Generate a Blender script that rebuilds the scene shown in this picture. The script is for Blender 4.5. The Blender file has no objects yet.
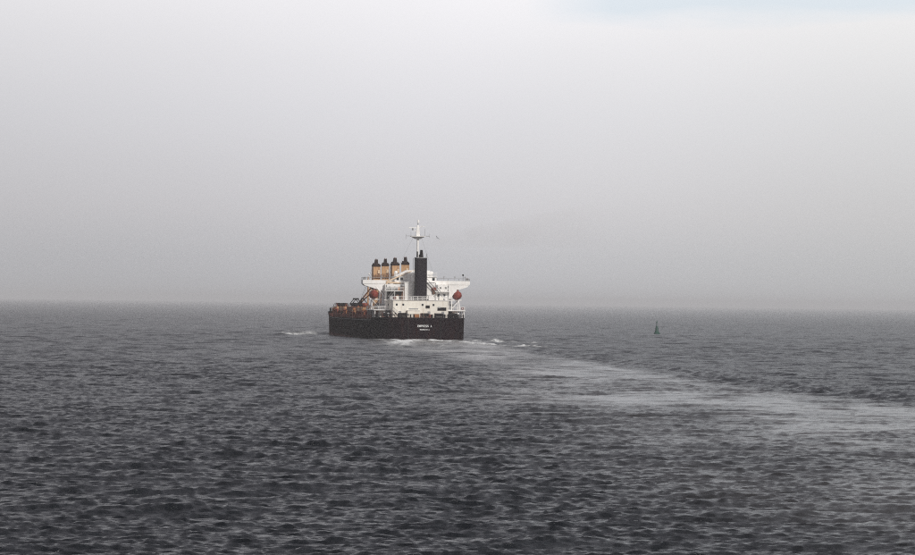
import bpy, bmesh, math, random
import numpy as np
from mathutils import Vector, Matrix, Euler
random.seed(7)
C = bpy.context.scene.collection
SC = bpy.context.scene
R = math.radians

# ---------------------------------------------------------------- camera
FPX = 4290.0                     # focal length in photo pixels (915 wide)
CAM_H = 11.4
PITCH = R(0.34); ROLL = R(-0.70)
cam_d = bpy.data.cameras.new('camera'); cam = bpy.data.objects.new('camera', cam_d); C.objects.link(cam)
cam_d.sensor_width = 36; cam_d.lens = FPX/915*36
cam_d.clip_start = 1; cam_d.clip_end = 90000
Mc = Matrix.Rotation(math.pi/2+PITCH, 4, 'X') @ Matrix.Rotation(-ROLL, 4, 'Z')
cam.matrix_world = Matrix.Translation((0, 0, CAM_H)) @ Mc
SC.camera = cam

# ---------------------------------------------------------------- world
SUN_EL, SUN_AZ = 38, 150        # azimuth clockwise from +Y
w = bpy.data.worlds.new("World"); SC.world = w; w.use_nodes = True
nt = w.node_tree; nt.nodes.clear()
N = nt.nodes.new; L = nt.links.new
def math_n(nt, op, a, b=None, clamp=False):
    n = nt.nodes.new('ShaderNodeMath'); n.operation = op; n.use_clamp = clamp
    for i, v in enumerate((a, b)):
        if v is None: continue
        if isinstance(v, (int, float)): n.inputs[i].default_value = v
        else: nt.links.new(v, n.inputs[i])
    return n.outputs[0]
out = N('ShaderNodeOutputWorld')
tc = N('ShaderNodeTexCoord'); sep = N('ShaderNodeSeparateXYZ'); L(tc.outputs['Generated'], sep.inputs[0])
sky = N('ShaderNodeTexSky'); sky.sky_type = 'NISHITA'; sky.sun_disc = False
sky.sun_elevation = R(SUN_EL); sky.sun_rotation = R(SUN_AZ); sky.dust_density = 2.0
bg_sky = N('ShaderNodeBackground'); bg_sky.inputs[1].default_value = 0.12
L(sky.outputs[0], bg_sky.inputs[0])
ramp = N('ShaderNodeValToRGB'); cr = ramp.color_ramp; cr.interpolation = 'EASE'
cr.interpolation = 'LINEAR'
stops = [(0.0, (.54,.545,.57)), (0.035, (.58,.58,.605)), (0.07, (.655,.645,.67)), (0.147, (.79,.785,.82)), (0.24, (.985,.97,1.0)), (0.34, (.80,.80,.82)), (0.62, (.43,.42,.45)), (1.0, (.30,.29,.32))]
cr.elements[0].position = 0; cr.elements[0].color = (*stops[0][1], 1)
cr.elements[1].position = 1; cr.elements[1].color = (*stops[-1][1], 1)
for p, c in stops[1:-1]:
    e = cr.elements.new(p); e.color = (*c, 1)
zz = math_n(nt, 'MULTIPLY', sep.outputs['Z'], 10/3.0, True)
L(zz, ramp.inputs[0])
# uneven fog: broad soft variation with direction (fog bank thicker to the left)
mp = N('ShaderNodeMapping'); mp.inputs['Scale'].default_value = (6, 6, 14)
L(tc.outputs['Generated'], mp.inputs[0])
nz = N('ShaderNodeTexNoise'); nz.inputs['Scale'].default_value = 1.0; nz.inputs['Detail'].default_value = 3; nz.inputs['Roughness'].default_value = .45
L(mp.outputs[0], nz.inputs[0])
az = N('ShaderNodeMapRange'); az.interpolation_type = 'SMOOTHSTEP'
az.inputs[1].default_value = -.16; az.inputs[2].default_value = .06; az.inputs[3].default_value = .80; az.inputs[4].default_value = 1.0
L(sep.outputs['X'], az.inputs[0])
nv = math_n(nt, 'ADD', math_n(nt, 'MULTIPLY', nz.outputs[0], .18), .91)
gain = math_n(nt, 'MULTIPLY', az.outputs[0], nv)
# slightly warm to the right
warm = N('ShaderNodeMapRange'); warm.inputs[1].default_value = 0.0; warm.inputs[2].default_value = .10; warm.inputs[3].default_value = 0; warm.inputs[4].default_value = 1
L(sep.outputs['X'], warm.inputs[0])
mw = N('ShaderNodeMix'); mw.data_type = 'RGBA'; mw.inputs[6].default_value = (1,1,1,1); mw.inputs[7].default_value = (.93,.935,.91,1)
L(warm.outputs[0], mw.inputs[0])
m1 = N('ShaderNodeMix'); m1.data_type = 'RGBA'; m1.blend_type = 'MULTIPLY'; m1.inputs[0].default_value = 1
L(ramp.outputs[0], m1.inputs[6]); L(mw.outputs[2], m1.inputs[7])
bg_fog = N('ShaderNodeBackground'); L(m1.outputs[2], bg_fog.inputs[0]); L(gain, bg_fog.inputs[1])
# thin places in the fog where the blue sky shows
mp2 = N('ShaderNodeMapping'); mp2.inputs['Scale'].default_value = (9, 9, 55); mp2.inputs['Location'].default_value = (.35, 0, .3)
L(tc.outputs['Generated'], mp2.inputs[0])
nz2 = N('ShaderNodeTexNoise'); nz2.inputs['Scale'].default_value = 1.0; nz2.inputs['Detail'].default_value = 6; nz2.inputs['Roughness'].default_value = .55
L(mp2.outputs[0], nz2.inputs[0])
hgt = math_n(nt, 'ADD', sep.outputs['Z'], math_n(nt, 'MULTIPLY', math_n(nt, 'SUBTRACT', nz2.outputs[0], .5), .024))
up = N('ShaderNodeMapRange'); up.inputs[1].default_value = .0655; up.inputs[2].default_value = .0705; up.inputs[3].default_value = 0; up.inputs[4].default_value = 1
L(hgt, up.inputs[0])
rt = N('ShaderNodeMapRange'); rt.inputs[1].default_value = .015; rt.inputs[2].default_value = .035; rt.inputs[3].default_value = .0; rt.inputs[4].default_value = 1
L(sep.outputs['X'], rt.inputs[0])
fo = N('ShaderNodeMapRange'); fo.inputs[1].default_value = .074; fo.inputs[2].default_value = .11; fo.inputs[3].default_value = 1; fo.inputs[4].default_value = .12
L(sep.outputs['Z'], fo.inputs[0])
thin = math_n(nt, 'MULTIPLY', math_n(nt, 'MULTIPLY', up.outputs[0], rt.outputs[0]), fo.outputs[0])
blu = N('ShaderNodeMix'); blu.data_type = 'RGBA'; L(math_n(nt, 'MULTIPLY', thin, .65), blu.inputs[0]); L(m1.outputs[2], blu.inputs[6]); blu.inputs[7].default_value = (.73, .83, .93, 1)
L(blu.outputs[2], bg_fog.inputs[0])
fac = math_n(nt, 'SUBTRACT', .97, math_n(nt, 'MULTIPLY', thin, .10))
mx = N('ShaderNodeMixShader'); L(fac, mx.inputs[0]); L(bg_sky.outputs[0], mx.inputs[1]); L(bg_fog.outputs[0], mx.inputs[2])
L(mx.outputs[0], out.inputs[0])

# ---------------------------------------------------------------- sun (soft, behind the camera)
sd = bpy.data.lights.new('sun', 'SUN'); sd.energy = 3.0; sd.angle = R(6); sd.color = (1.0, .965, .92)
sun = bpy.data.objects.new('sun', sd); C.objects.link(sun)
d = Vector((math.sin(R(SUN_AZ))*math.cos(R(SUN_EL)), math.cos(R(SUN_AZ))*math.cos(R(SUN_EL)), math.sin(R(SUN_EL))))
sun.rotation_euler = d.to_track_quat('Z', 'Y').to_euler(); sun.location = (0, 0, 60)

SC.view_settings.view_transform = 'Standard'; SC.view_settings.look = 'None'
SC.view_settings.gamma = 1; SC.view_settings.exposure = 0.0; SC.view_settings.use_curve_mapping = False
SC.cycles.pixel_filter_type = 'BLACKMAN_HARRIS'; SC.cycles.filter_width = 1.1
SC.cycles.volume_bounces = 1; SC.cycles.max_bounces = 6
SC.cycles.use_denoising = False

# ---------------------------------------------------------------- helpers
def ray(px, py):
    """direction in the world through a pixel of the photograph"""
    v = Vector(((px-457.5)/FPX, -(py-277.5)/FPX, -1.0))
    return (Mc.to_3x3() @ v)
def at(px, py, Y):
    r = ray(px, py); return Vector((0, 0, CAM_H)) + r*(Y/r.y)

def tag(o, label=None, cat=None, group=None, kind=None):
    if label: o['label'] = label
    if cat: o['category'] = cat
    if group: o['group'] = group
    if kind: o['kind'] = kind
    return o
def empty(name, loc=(0, 0, 0), rz=0):
    o = bpy.data.objects.new(name, None); C.objects.link(o); o.location = loc; o.rotation_euler = (0, 0, rz); o.empty_display_size = 1
    return o
def copy_tree(o, parent=None):
    c = o.copy(); C.objects.link(c); c.parent = parent
    for ch in list(o.children): copy_tree(ch, c)
    return c

class MB:
    def __init__(s): s.bm = bmesh.new()
    def box(s, x0, x1, y0, y1, z0, z1, bevel=0.0, rot=None):
        vs = [s.bm.verts.new((x, y, z)) for z in (z0, z1) for y in (y0, y1) for x in (x0, x1)]
        for f in ((0,2,3,1),(4,5,7,6),(0,1,5,4),(2,6,7,3),(0,4,6,2),(1,3,7,5)):
            s.bm.faces.new([vs[i] for i in f])
        if rot:
            bmesh.ops.rotate(s.bm, verts=vs, cent=rot[0], matrix=rot[1])
        if bevel:
            es = {e for v in vs for e in v.link_edges}
            bmesh.ops.bevel(s.bm, geom=list(es), offset=bevel, segments=2, affect='EDGES', profile=.6)
        return s
    def cyl(s, a, b, r0, r1=None, n=10, cap=True):
        a, b = Vector(a), Vector(b); r1 = r0 if r1 is None else r1
        q = (b-a).to_track_quat('Z', 'Y')
        ra, rb = [], []
        for i in range(n):
            t = 2*math.pi*i/n; c = Vector((math.cos(t), math.sin(t), 0))
            ra.append(s.bm.verts.new(a+q@(c*r0))); rb.append(s.bm.verts.new(b+q@(c*r1)))
        for i in range(n):
            j = (i+1) % n; s.bm.faces.new((ra[i], ra[j], rb[j], rb[i]))
        if cap: s.bm.faces.new(ra[::-1]); s.bm.faces.new(rb)
        return s
    def loft(s, rings, caps=True, closed=True):
        rs = [[s.bm.verts.new(p) for p in r] for r in rings]
        for A, B in zip(rs, rs[1:]):
            n = len(A)
            for i in range(n if closed else n-1):
                j = (i+1) % n; s.bm.faces.new((A[i], A[j], B[j], B[i]))
        if caps: s.bm.faces.new(rs[0][::-1]); s.bm.faces.new(rs[-1])
        return s
    def prism(s, poly, y0, y1):
        """poly of (x,z) extruded along y"""
        a = [s.bm.verts.new((x, y0, z)) for x, z in poly]; b = [s.bm.verts.new((x, y1, z)) for x, z in poly]
        n = len(poly); s.bm.faces.new(a); s.bm.faces.new(b[::-1])
        for i in range(n):
            j = (i+1) % n; s.bm.faces.new((a[j], a[i], b[i], b[j]))
        return s
    def ball(s, c, rx, ry=None, rz=None, seg=14, ring=9):
        r = bmesh.ops.create_uvsphere(s.bm, u_segments=seg, v_segments=ring, radius=1)
        for v in r['verts']: v.co = Vector((c[0]+v.co.x*rx, c[1]+v.co.y*(ry or rx), c[2]+v.co.z*(rz or rx)))
        return s
    def rail(s, pts, h=1.05, step=1.8, r=.045, bars=3):
        pts = [Vector(p) for p in pts]
        for a, b in zip(pts, pts[1:]):
            for k in range(1, bars+1):
                z = Vector((0, 0, h*k/bars)); s.cyl(a+z, b+z, r, n=5)
            n = max(1, round((b-a).length/step))
            for i in range(n+1):
                p = a.lerp(b, i/n); s.cyl(p, p+Vector((0, 0, h)), r*1.15, n=5)
        return s
    def build(s, name, m, parent=None, smooth=False, loc=None):
        bmesh.ops.recalc_face_normals(s.bm, faces=s.bm.faces)
        me = bpy.data.meshes.new(name); s.bm.to_mesh(me); s.bm.free(); me.materials.append(m)
        if smooth:
            for p in me.polygons: p.use_smooth = True
            try: me.set_sharp_from_angle(angle=R(40))
            except Exception: pass
        o = bpy.data.objects.new(name, me); C.objects.link(o); o.parent = parent
        if loc: o.location = loc
        return o

def paint(name, col, rough=.5, dirt=(.10, .05, .03), amt=.25, streak=True, scale=.35, metal=0.0, bump=.0):
    m = bpy.data.materials.new(name); m.use_nodes = True; nt = m.node_tree; b = nt.nodes['Principled BSDF']
    tc = nt.nodes.new('ShaderNodeTexCoord'); mp = nt.nodes.new('ShaderNodeMapping')
    mp.inputs['Scale'].default_value = (1.6, 1.6, .35 if streak else 1.6)
    nt.links.new(tc.outputs['Object'], mp.inputs[0])
    n = nt.nodes.new('ShaderNodeTexNoise'); n.inputs['Scale'].default_value = scale*2; n.inputs['Detail'].default_value = 7; n.inputs['Roughness'].default_value = .65
    nt.links.new(mp.outputs[0], n.inputs[0])
    mr = nt.nodes.new('ShaderNodeMapRange'); mr.inputs[1].default_value = .50; mr.inputs[2].default_value = .78; mr.inputs[3].default_value = 0; mr.inputs[4].default_value = amt*2
    nt.links.new(n.outputs[0], mr.inputs[0])
    n2 = nt.nodes.new('ShaderNodeTexNoise'); n2.inputs['Scale'].default_value = .22; n2.inputs['Detail'].default_value = 3
    nt.links.new(tc.outputs['Object'], n2.inputs[0])
    v = nt.nodes.new('ShaderNodeMapRange'); v.inputs[1].default_value = .3; v.inputs[2].default_value = .7; v.inputs[3].default_value = .86; v.inputs[4].default_value = 1.06
    nt.links.new(n2.outputs[0], v.inputs[0])
    mx = nt.nodes.new('ShaderNodeMix'); mx.data_type = 'RGBA'; mx.inputs[6].default_value = (*col, 1); mx.inputs[7].default_value = (*dirt, 1)
    mx.clamp_factor = True
    nt.links.new(mr.outputs[0], mx.inputs[0])
    sc = nt.nodes.new('ShaderNodeVectorMath'); sc.operation = 'SCALE'
    nt.links.new(mx.outputs[2], sc.inputs[0]); nt.links.new(v.outputs[0], sc.inputs['Scale'])
    nt.links.new(sc.outputs[0], b.inputs['Base Color'])
    if sum(col) < .06 and rough > .3: b.inputs['Specular IOR Level'].default_value = .15
    b.inputs['Roughness'].default_value = rough; b.inputs['Metallic'].default_value = metal
    return m

M = dict(
 white=paint('white_paint', (.87,.85,.82), .45, (.42,.27,.17), .16),
 white2=paint('cream_paint', (.83,.79,.70), .5, (.38,.24,.14), .22),
 tan=paint('tan_paint', (.50,.30,.15), .55, (.16,.06,.04), .5),
 tan_pale=paint('pale_tan_paint', (.66,.50,.34), .55, (.25,.11,.06), .25),
 rust=paint('rust_red_paint', (.23,.045,.022), .7, (.10,.03,.02), .4, False),
 orange_brown=paint('orange_brown_paint', (.42,.17,.06), .7, (.14,.04,.02), .45, False),
 deck=paint('deck_paint', (.13,.045,.03), .75, (.06,.03,.02), .4, False),
 black=paint('black_paint', (.008,.006,.007), .5, (.05,.025,.02), .2),
 funnel=paint('funnel_paint', (.012,.008,.012), .5, (.05,.035,.03), .12),
 grey=paint('grey_paint', (.30,.30,.30), .55, (.16,.09,.05), .25),
 boat=paint('lifeboat_orange_red', (.22,.035,.022), .5, (.18,.06,.04), .12, False),
 window=paint('window_glass', (.02,.025,.03), .12, (.02,.02,.02), 0),
 green=paint('buoy_green', (.012,.058,.044), .55, (.02,.03,.02), .3),
 bottle=paint('tinted_lens', (.75,.78,.75), .3, (.5,.5,.5), .1),
 brown=paint('brown_paint', (.16,.08,.05), .6, (.07,.03,.02), .3),
 shade=paint('painted_shade_grey', (.10,.095,.09), .6, (.05,.03,.02), .3),  # shade under the decks, put into a dark grey colour
 cap=paint('sheave_head_paint', (.020,.011,.010), .6, (.07,.03,.02), .4),
 text=paint('white_lettering', (.85,.85,.83), .5, (.4,.3,.25), .1),
)

# ---------------------------------------------------------------- sea
rng = np.random.default_rng(11)
def tile(N, Lt, kmin, kmax, Lw, wdir, spread, Nseed):
    r = np.random.default_rng(Nseed)
    k1 = 2*np.pi*np.fft.fftfreq(N, Lt/N); kx, ky = np.meshgrid(k1, k1, indexing='ij')
    k = np.hypot(kx, ky); k[0, 0] = 1e-6
    wd = np.array(wdir)/np.hypot(*wdir)
    cs = (kx*wd[0]+ky*wd[1])/k
    S = np.exp(-1/(k*Lw)**2)/k**4*(np.abs(cs)**spread*.96+.04)*(2*np.pi/Lt)**2
    S *= (k >= kmin)*(k < kmax)
    S[0, 0] = 0
    z = (r.standard_normal((N, N))+1j*r.standard_normal((N, N)))*np.sqrt(S/2)
    h = np.fft.ifft2(z)*N*N
    dx = np.fft.ifft2(-1j*kx/k*z)*N*N; dy = np.fft.ifft2(-1j*ky/k*z)*N*N
    return h.real, dx.real, dy.real
WD = (.28, -1.0)
SP_B, SP_C = .82, 2.6
TA = (tile(512, 431., 2*np.pi/90, 2*np.pi/9, 1.7, WD, 3, 1), 431.)
TB = (tile(1024, 97., 2*np.pi/9, 2*np.pi/1.6, 1.7, WD, 5, 2), 97.)
TC = (tile(1024, 41.3, 2*np.pi/1.6, 2*np.pi/.28, 1.7, WD, 3.5, 3), 41.3)
tot = math.sqrt(sum(t[0][0].var() for t in (TA, TB, TC)))
AMP = .108/tot                  # standard deviation of the sea surface, metres
def samp(T, X, Y, ang):
    (h, dx, dy), Lt = T; n = h.shape[0]
    c, s_ = math.cos(ang), math.sin(ang)
    u = ((X*c+Y*s_)/Lt*n) % n; v = ((-X*s_+Y*c)/Lt*n) % n
    i = u.astype(int); j = v.astype(int); fu = u-i; fv = v-j; i %= n; j %= n; i1 = (i+1) % n; j1 = (j+1) % n
    def bl(a): return a[i, j]*(1-fu)*(1-fv)+a[i1, j]*fu*(1-fv)+a[i, j1]*(1-fu)*fv+a[i1, j1]*fu*fv
    H, DX, DY = bl(h), bl(dx), bl(dy)
    return H, DX*c-DY*s_, DX*s_+DY*c
def vnoise(X, Y, sc, seed):
    """smooth value noise"""
    r = np.random.default_rng(seed); g = r.random((256, 256))
    u = X/sc+1000.3; v = Y/sc+1000.7; i = np.floor(u).astype(int); j = np.floor(v).astype(int)
    fu = u-i; fv = v-j; fu = fu*fu*(3-2*fu); fv = fv*fv*(3-2*fv); i0 = i % 256; j0 = j % 256; i1 = (i+1) % 256; j1 = (j+1) % 256
    return g[i0, j0]*(1-fu)*(1-fv)+g[i1, j0]*fu*(1-fv)+g[i0, j1]*(1-fu)*fv+g[i1, j1]*fu*fv
def sstep(a, b, x):
    t = np.clip((x-a)/(b-a), 0, 1); return t*t*(3-2*t)

SHIP = Vector((-9.85, 1300.0, 0)); HEAD = R(7.25)
def build_sea():
    core = np.linspace(-R(7.6), R(7.6), 600)        # fine grid over the water in view, coarser towards the flanks
    fl = [R(7.6)]; st_ = core[1]-core[0]
    while fl[-1] < R(32): st_ *= 1.018; fl.append(fl[-1]+st_)
    fl = np.array(fl[1:]); az = np.concatenate([-fl[::-1], core, fl]); dense = fl[-1]
    az = np.concatenate([az, np.linspace(dense, 2*math.pi-dense, 60)[1:-1]])
    dr = [2.0]; 
    while dr[-1] < 172: dr.append(dr[-1]*1.09)
    while dr[-1] < 1650: dr.append(dr[-1]+max(.26, dr[-1]*.0019))
    while dr[-1] < 4200: dr.append(dr[-1]*1.0026)
    while dr[-1] < 6000: dr.append(dr[-1]*1.0055)
    while dr[-1] < 31000: dr.append(dr[-1]*1.04)
    rr = np.array(dr); 
    RR, AZ = np.meshgrid(rr, az, indexing='ij')
    X = (RR*np.sin(AZ)).ravel(); Y = (RR*np.cos(AZ)).ravel()
    na = len(az); nr = len(rr)
    drr = np.gradient(rr); daz = np.empty(na); daz[:] = np.abs((np.roll(az, -1)-az)); daz[-1] = abs(2*math.pi-az[-1]+az[0]); daz = np.where(daz > 6, .01, daz)
    sp = np.maximum(drr[:, None]*.55, RR*daz[None, :]).ravel()
    D = Y
    # wake of the ship: a smoother band that starts at her stern and curves off to the right
    Dk = np.array([-2000, 0, 180, 294, 367, 426, 511, 599, 786, 1000, 1143, 1270, 1300, 1330, 1400, 1500])
    Lk = np.array([70, 28, 8, 3, 3, 3, 1, -2, -5, -12, -18, -22, -24, -25, -34, -44.])
    Rk = np.array([200, 120, 92, 78, 72, 66, 57, 46, 33, 20, 15, 9, 2, -1, -12, -26.])
    Lw = np.interp(D, Dk, Lk)+(vnoise(X, Y, 45, 3)-.5)*18; Rw = np.interp(D, Dk, Rk)+(vnoise(X, Y, 38, 4)-.5)*5
    soft_l = np.interp(D, [200, 600, 1200], [40, 20, 6]); soft_r = np.interp(D, [200, 600, 1200], [16, 11, 4.])
    wake = sstep(0, 1, (X-Lw)/soft_l)*sstep(0, 1, (Rw-X)/soft_r)*sstep(1312, 1298, D)
    wake *= np.interp(D, [0, 200, 420, 600, 1300], [.7, .85, .95, 1.0, 1.0])
    wake *= .48+.62*sstep(.25, .7, vnoise(X*1.2, Y*.22, 11, 5)*.55+vnoise(X, Y*.3, 4.5, 6)*.45)
    wake = np.clip(wake, 0, 1)
    # gusts: patches of rougher and calmer water
    gust = .60+.55*vnoise(X, Y*.6, 120, 8)+.35*vnoise(X, Y*.5, 31, 9)
    fade = lambda lam: sstep(lam*1.0, lam*.25, sp)
    hA, xA, yA = samp(TA, X, Y, .0); hB, xB, yB = samp(TB, X, Y, .15); hC, xC, yC = samp(TC, X, Y, -.18)
    fA = fade(60)*(1-.25*wake); fB = fade(16)*(1-.42*wake)*gust; fC = fade(1.6)*(1-.62*wake)*gust
    fB = fB*SP_B; fC2 = fC*SP_C
    fA = fA*1.3
    Z = AMP*(hA*fA+hB*fB+hC*fC2); DX = -AMP*.85*(xA*fA+xB*fB+xC*fC2*.5); DY = -AMP*.85*(yA*fA+yB*fB+yC*fC2*.5)-AMP*(.9*hA*fA+1.3*hB*fB+1.1*hC*fC2)
    # diverging stern waves along the outer edges of the wake
    for edge, side, a in ((Rw, 1, .20), (Lw, -1, .10)):
        q = (X-edge)*side
        env = np.exp(-((q-3)/6.)**2)*sstep(1295, 1240, D)*sstep(150, 300, D)*fade(6)
        Z += a*env*np.sin(q*1.05+Y*.045+vnoise(X, Y, 21, 13)*4)*(.5+vnoise(X, Y, 30, 14))
    # ship-local coordinates for wash along the hull
    dx0 = X-SHIP.x; dy0 = Y-SHIP.y; c, s_ = math.cos(HEAD), math.sin(HEAD)
    lx = dx0*c+dy0*s_; ly = -dx0*s_+dy0*c
    foam = np.zeros_like(X)
    # propeller wash just behind the transom
    wash = np.exp(-((lx+1)/13.)**2)*sstep(-52, -3, ly)*sstep(6, 0, ly)
    foam = np.maximum(foam, wash*.75*sstep(.35, .75, vnoise(lx*1.0, ly, 5, 21)*.7+vnoise(lx, ly, 1.6, 22)*.5))
    patch = np.exp(-((lx+10.5)/5.)**2-((ly+14)/15.)**2); foam = np.maximum(foam, patch*1.15*sstep(.25, .7, vnoise(lx, ly*.3, 2.2, 23)))
    # line of white water shed from the starboard quarter and running off to the right
    ql = lx-(13.5+(-ly)*.21); qn = np.exp(-(ql/2.2)**2)*sstep(-95, -12, ly)*sstep(8, 0, ly)
    foam = np.maximum(foam, qn*1.1*sstep(.3, .6, vnoise(lx, ly*.4, 3, 24)))
    ql = lx-(4+(-ly)*.30); qn = np.exp(-(ql/2.)**2)*sstep(-40, -8, ly)*sstep(2, -2, ly)
    foam = np.maximum(foam, qn*.8*sstep(.3, .6, vnoise(lx, ly*.4, 3, 29)))
    # bow wave on the port side, and the thin line of wash along the hull
    def along(pD, pX, wid, seed, thr=(.3, .6), pf=None):
        cx = np.interp(Y, pD, pX); k = np.exp(-((X-cx)/wid)**2)*((Y > pD[0]) & (Y < pD[-1]))
        if pf is not None: k = k*np.interp(Y, pD, pf)
        return k*sstep(*thr, vnoise(X, Y*.08, 1.5, seed)*.6+vnoise(X, Y*.2, .7, seed+1)*.4)
    foam = np.maximum(foam, 1.3*along([1080, 1120, 1190, 1250, 1292], [-13.5, -14.5, -15.4, -15.6, -13], 4.2, 51, (.33, .6), [.25, .55, .9, 1.2, 1]))
    foam = np.maximum(foam, 1.4*along([1110, 1140, 1170, 1240, 1270, 1290], [26, 19, 10.2, 1.6, -5, -8], 2.4, 53, (.3, .55), [.2, .8, 1, 1, 1, 1]))
    foam = np.maximum(foam, .9*along([1000, 1060, 1150, 1250, 1290], [-9, -6, -4, -6, -9], 5.0, 55, (.45, .7), [.2, .5, .7, .7, .5]))
    foam = np.maximum(foam, .8*along([1000, 1060, 1150, 1230], [9, 8, 6, 1], 6.0, 57, (.5, .75), [.1, .5, .6, .5]))
    Z += foam*.35*vnoise(X, Y, 3, 58)
    bw = np.exp(-(((-lx)-(15.0+(172-ly)*.62))/5.5)**2)*sstep(142, 150, ly)*sstep(178, 168, ly)
    foam = np.maximum(foam, bw*1.0*sstep(.30, .55, vnoise(lx, ly, 3.5, 25)))
    Z += bw*1.0*sstep(.2, .8, vnoise(lx, ly, 6, 26))
    al = np.exp(-((np.abs(lx)-14.8)/1.1)**2)*sstep(-2, 8, ly)*sstep(172, 160, ly)
    foam = np.maximum(foam, al*.55*sstep(.45, .7, vnoise(lx, ly*.5, 3, 27)))
    # dying streaks of foam inside the wake
    st = wake*sstep(500, 1250, D)*.42*sstep(.55, .8, vnoise(X+Y*.05, Y*.22, 3.2, 28))
    foam = np.maximum(foam, st)
    # a few small breaking crests far away on the left, and one in the wake edge
    for (px, py, sx, sy, a) in ((300, 331.5, 7, 14, .7), (473, 378, .8, 2.2, .9), (469, 380.5, .6, 1.5, .6), (532, 343.5, 2.5, 6, .7), (545, 344, 1.4, 5, .5)):
        r = ray(px, py); t = -CAM_H/r.z; cx, cy = r.x*t, r.y*t
        g = np.exp(-((X-cx)/sx)**2-((Y-cy)/sy)**2); foam = np.maximum(foam, g*a*sstep(.3, .6, vnoise(X, Y*.3, 1.2, 31))); Z += g*.35
    Z += wash*.25*(vnoise(lx, ly, 3.5, 41)-.4)
    lost = np.interp(RR.ravel(), [0, 250, 1200, 2500, 6000, 14000], [0, .08, .35, .45, .25, 0.]); lost = np.maximum(lost, 2.2*(1-fade(7))*(np.cos(AZ.ravel()) < math.cos(R(30)))*(RR.ravel() < 5000))
    co = np.empty((len(X)+1, 3), np.float32); co[:-1, 0] = X+DX; co[:-1, 1] = Y+DY; co[:-1, 2] = Z; co[-1] = (0, 0, 0)
    idx = np.arange(nr*na).reshape(nr, na); nx = np.roll(idx, -1, axis=1)
    q = np.stack([idx[:-1], idx[1:], nx[1:], nx[:-1]], -1).reshape(-1, 4)
    tri = np.stack([np.full(na, nr*na), idx[0], nx[0]], -1)
    me = bpy.data.meshes.new('sea')
    me.vertices.add(len(co)); me.vertices.foreach_set('co', co.ravel())
    loops = np.concatenate([q.ravel(), tri.ravel()]).astype(np.int32)
    me.loops.add(len(loops)); me.loops.foreach_set('vertex_index', loops)
    starts = np.concatenate([np.arange(len(q))*4, len(q)*4+np.arange(len(tri))*3]).astype(np.int32)
    me.polygons.add(len(starts)); me.polygons.foreach_set('loop_start', starts)
    me.update(calc_edges=True); me.validate()
    me.polygons.foreach_set('use_smooth', np.ones(len(me.polygons), bool))
    for nm, arr in (('wake', wake), ('foam', foam), ('lost', lost)):
        a = me.attributes.new(nm, 'FLOAT', 'POINT'); a.data.foreach_set('value', np.append(arr, 0).astype(np.float32))
    me.materials.append(sea_material())
    o = bpy.data.objects.new('sea', me); C.objects.link(o); tag(o, kind='structure')
    if me.polygons[len(me.polygons)//2].normal.z < 0: me.flip_normals()
    return o
def sea_material():
    m = bpy.data.materials.new('sea_water'); m.use_nodes = True; nt = m.node_tree; b = nt.nodes['Principled BSDF']; L = nt.links.new
    b.inputs['IOR'].default_value = 1.333
    tc = nt.nodes.new('ShaderNodeTexCoord')
    def attr(n):
        a = nt.nodes.new('ShaderNodeAttribute'); a.attribute_name = n; return a.outputs['Fac']
    wk, fm, lost = attr('wake'), attr('foam'), attr('lost')
    def noise(scale, sx, sy, det, rough, rz=0):
        mp = nt.nodes.new('ShaderNodeMapping'); mp.inputs['Scale'].default_value = (sx, sy, 1); mp.inputs['Rotation'].default_value = (0, 0, rz)
        L(tc.outputs['Object'], mp.inputs[0]); n = nt.nodes.new('ShaderNodeTexNoise'); n.inputs['Scale'].default_value = scale
        n.inputs['Detail'].default_value = det; n.inputs['Roughness'].default_value = rough; L(mp.outputs[0], n.inputs[0]); return n.outputs[0]
    n1 = noise(1.5, .8, 1.2, 5, .62, .2)
    n2 = noise(.55, .8, 1.25, 3, .55, -.3)
    h = math_n(nt, 'ADD', math_n(nt, 'MULTIPLY', n1, .34), math_n(nt, 'MULTIPLY', n2, .30))
    bp = nt.nodes.new('ShaderNodeBump'); bp.inputs['Distance'].default_value = 1.0
    L(h, bp.inputs['Height'])
    st = math_n(nt, 'MULTIPLY', math_n(nt, 'SUBTRACT', 1.0, math_n(nt, 'MULTIPLY', wk, .72)), .85)
    L(st, bp.inputs['Strength']); L(bp.outputs[0], b.inputs['Normal'])
    # foam breakup
    f1 = noise(1.1, 1, .45, 8, .72)
    fb = nt.nodes.new('ShaderNodeMapRange'); L(f1, fb.inputs[0]); fb.inputs[1].default_value = .30; fb.inputs[2].default_value = .52; fb.inputs[3].default_value = 0; fb.inputs[4].default_value = 1
    ff = math_n(nt, 'MULTIPLY', fm, fb.outputs[0], True)
    # churned water in the wake holds bubbles and silt: paler and slightly brown
    mxa = nt.nodes.new('ShaderNodeMix'); mxa.data_type = 'RGBA'; mxa.inputs[6].default_value = (.006, .0078, .0105, 1); mxa.inputs[7].default_value = (.048, .043, .040, 1)
    L(wk, mxa.inputs[0])
    mxb = nt.nodes.new('ShaderNodeMix'); mxb.data_type = 'RGBA'; mxb.inputs[7].default_value = (.72, .73, .72, 1)
    L(ff, mxb.inputs[0]); L(mxa.outputs[2], mxb.inputs[6]); L(mxb.outputs[2], b.inputs['Base Color'])
    rg = math_n(nt, 'ADD', math_n(nt, 'ADD', math_n(nt, 'SUBTRACT', .20, math_n(nt, 'MULTIPLY', wk, .08)), math_n(nt, 'MULTIPLY', lost, .13)), math_n(nt, 'MULTIPLY', ff, .5), True)
    L(rg, b.inputs['Roughness'])
    return m
build_sea()

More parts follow.
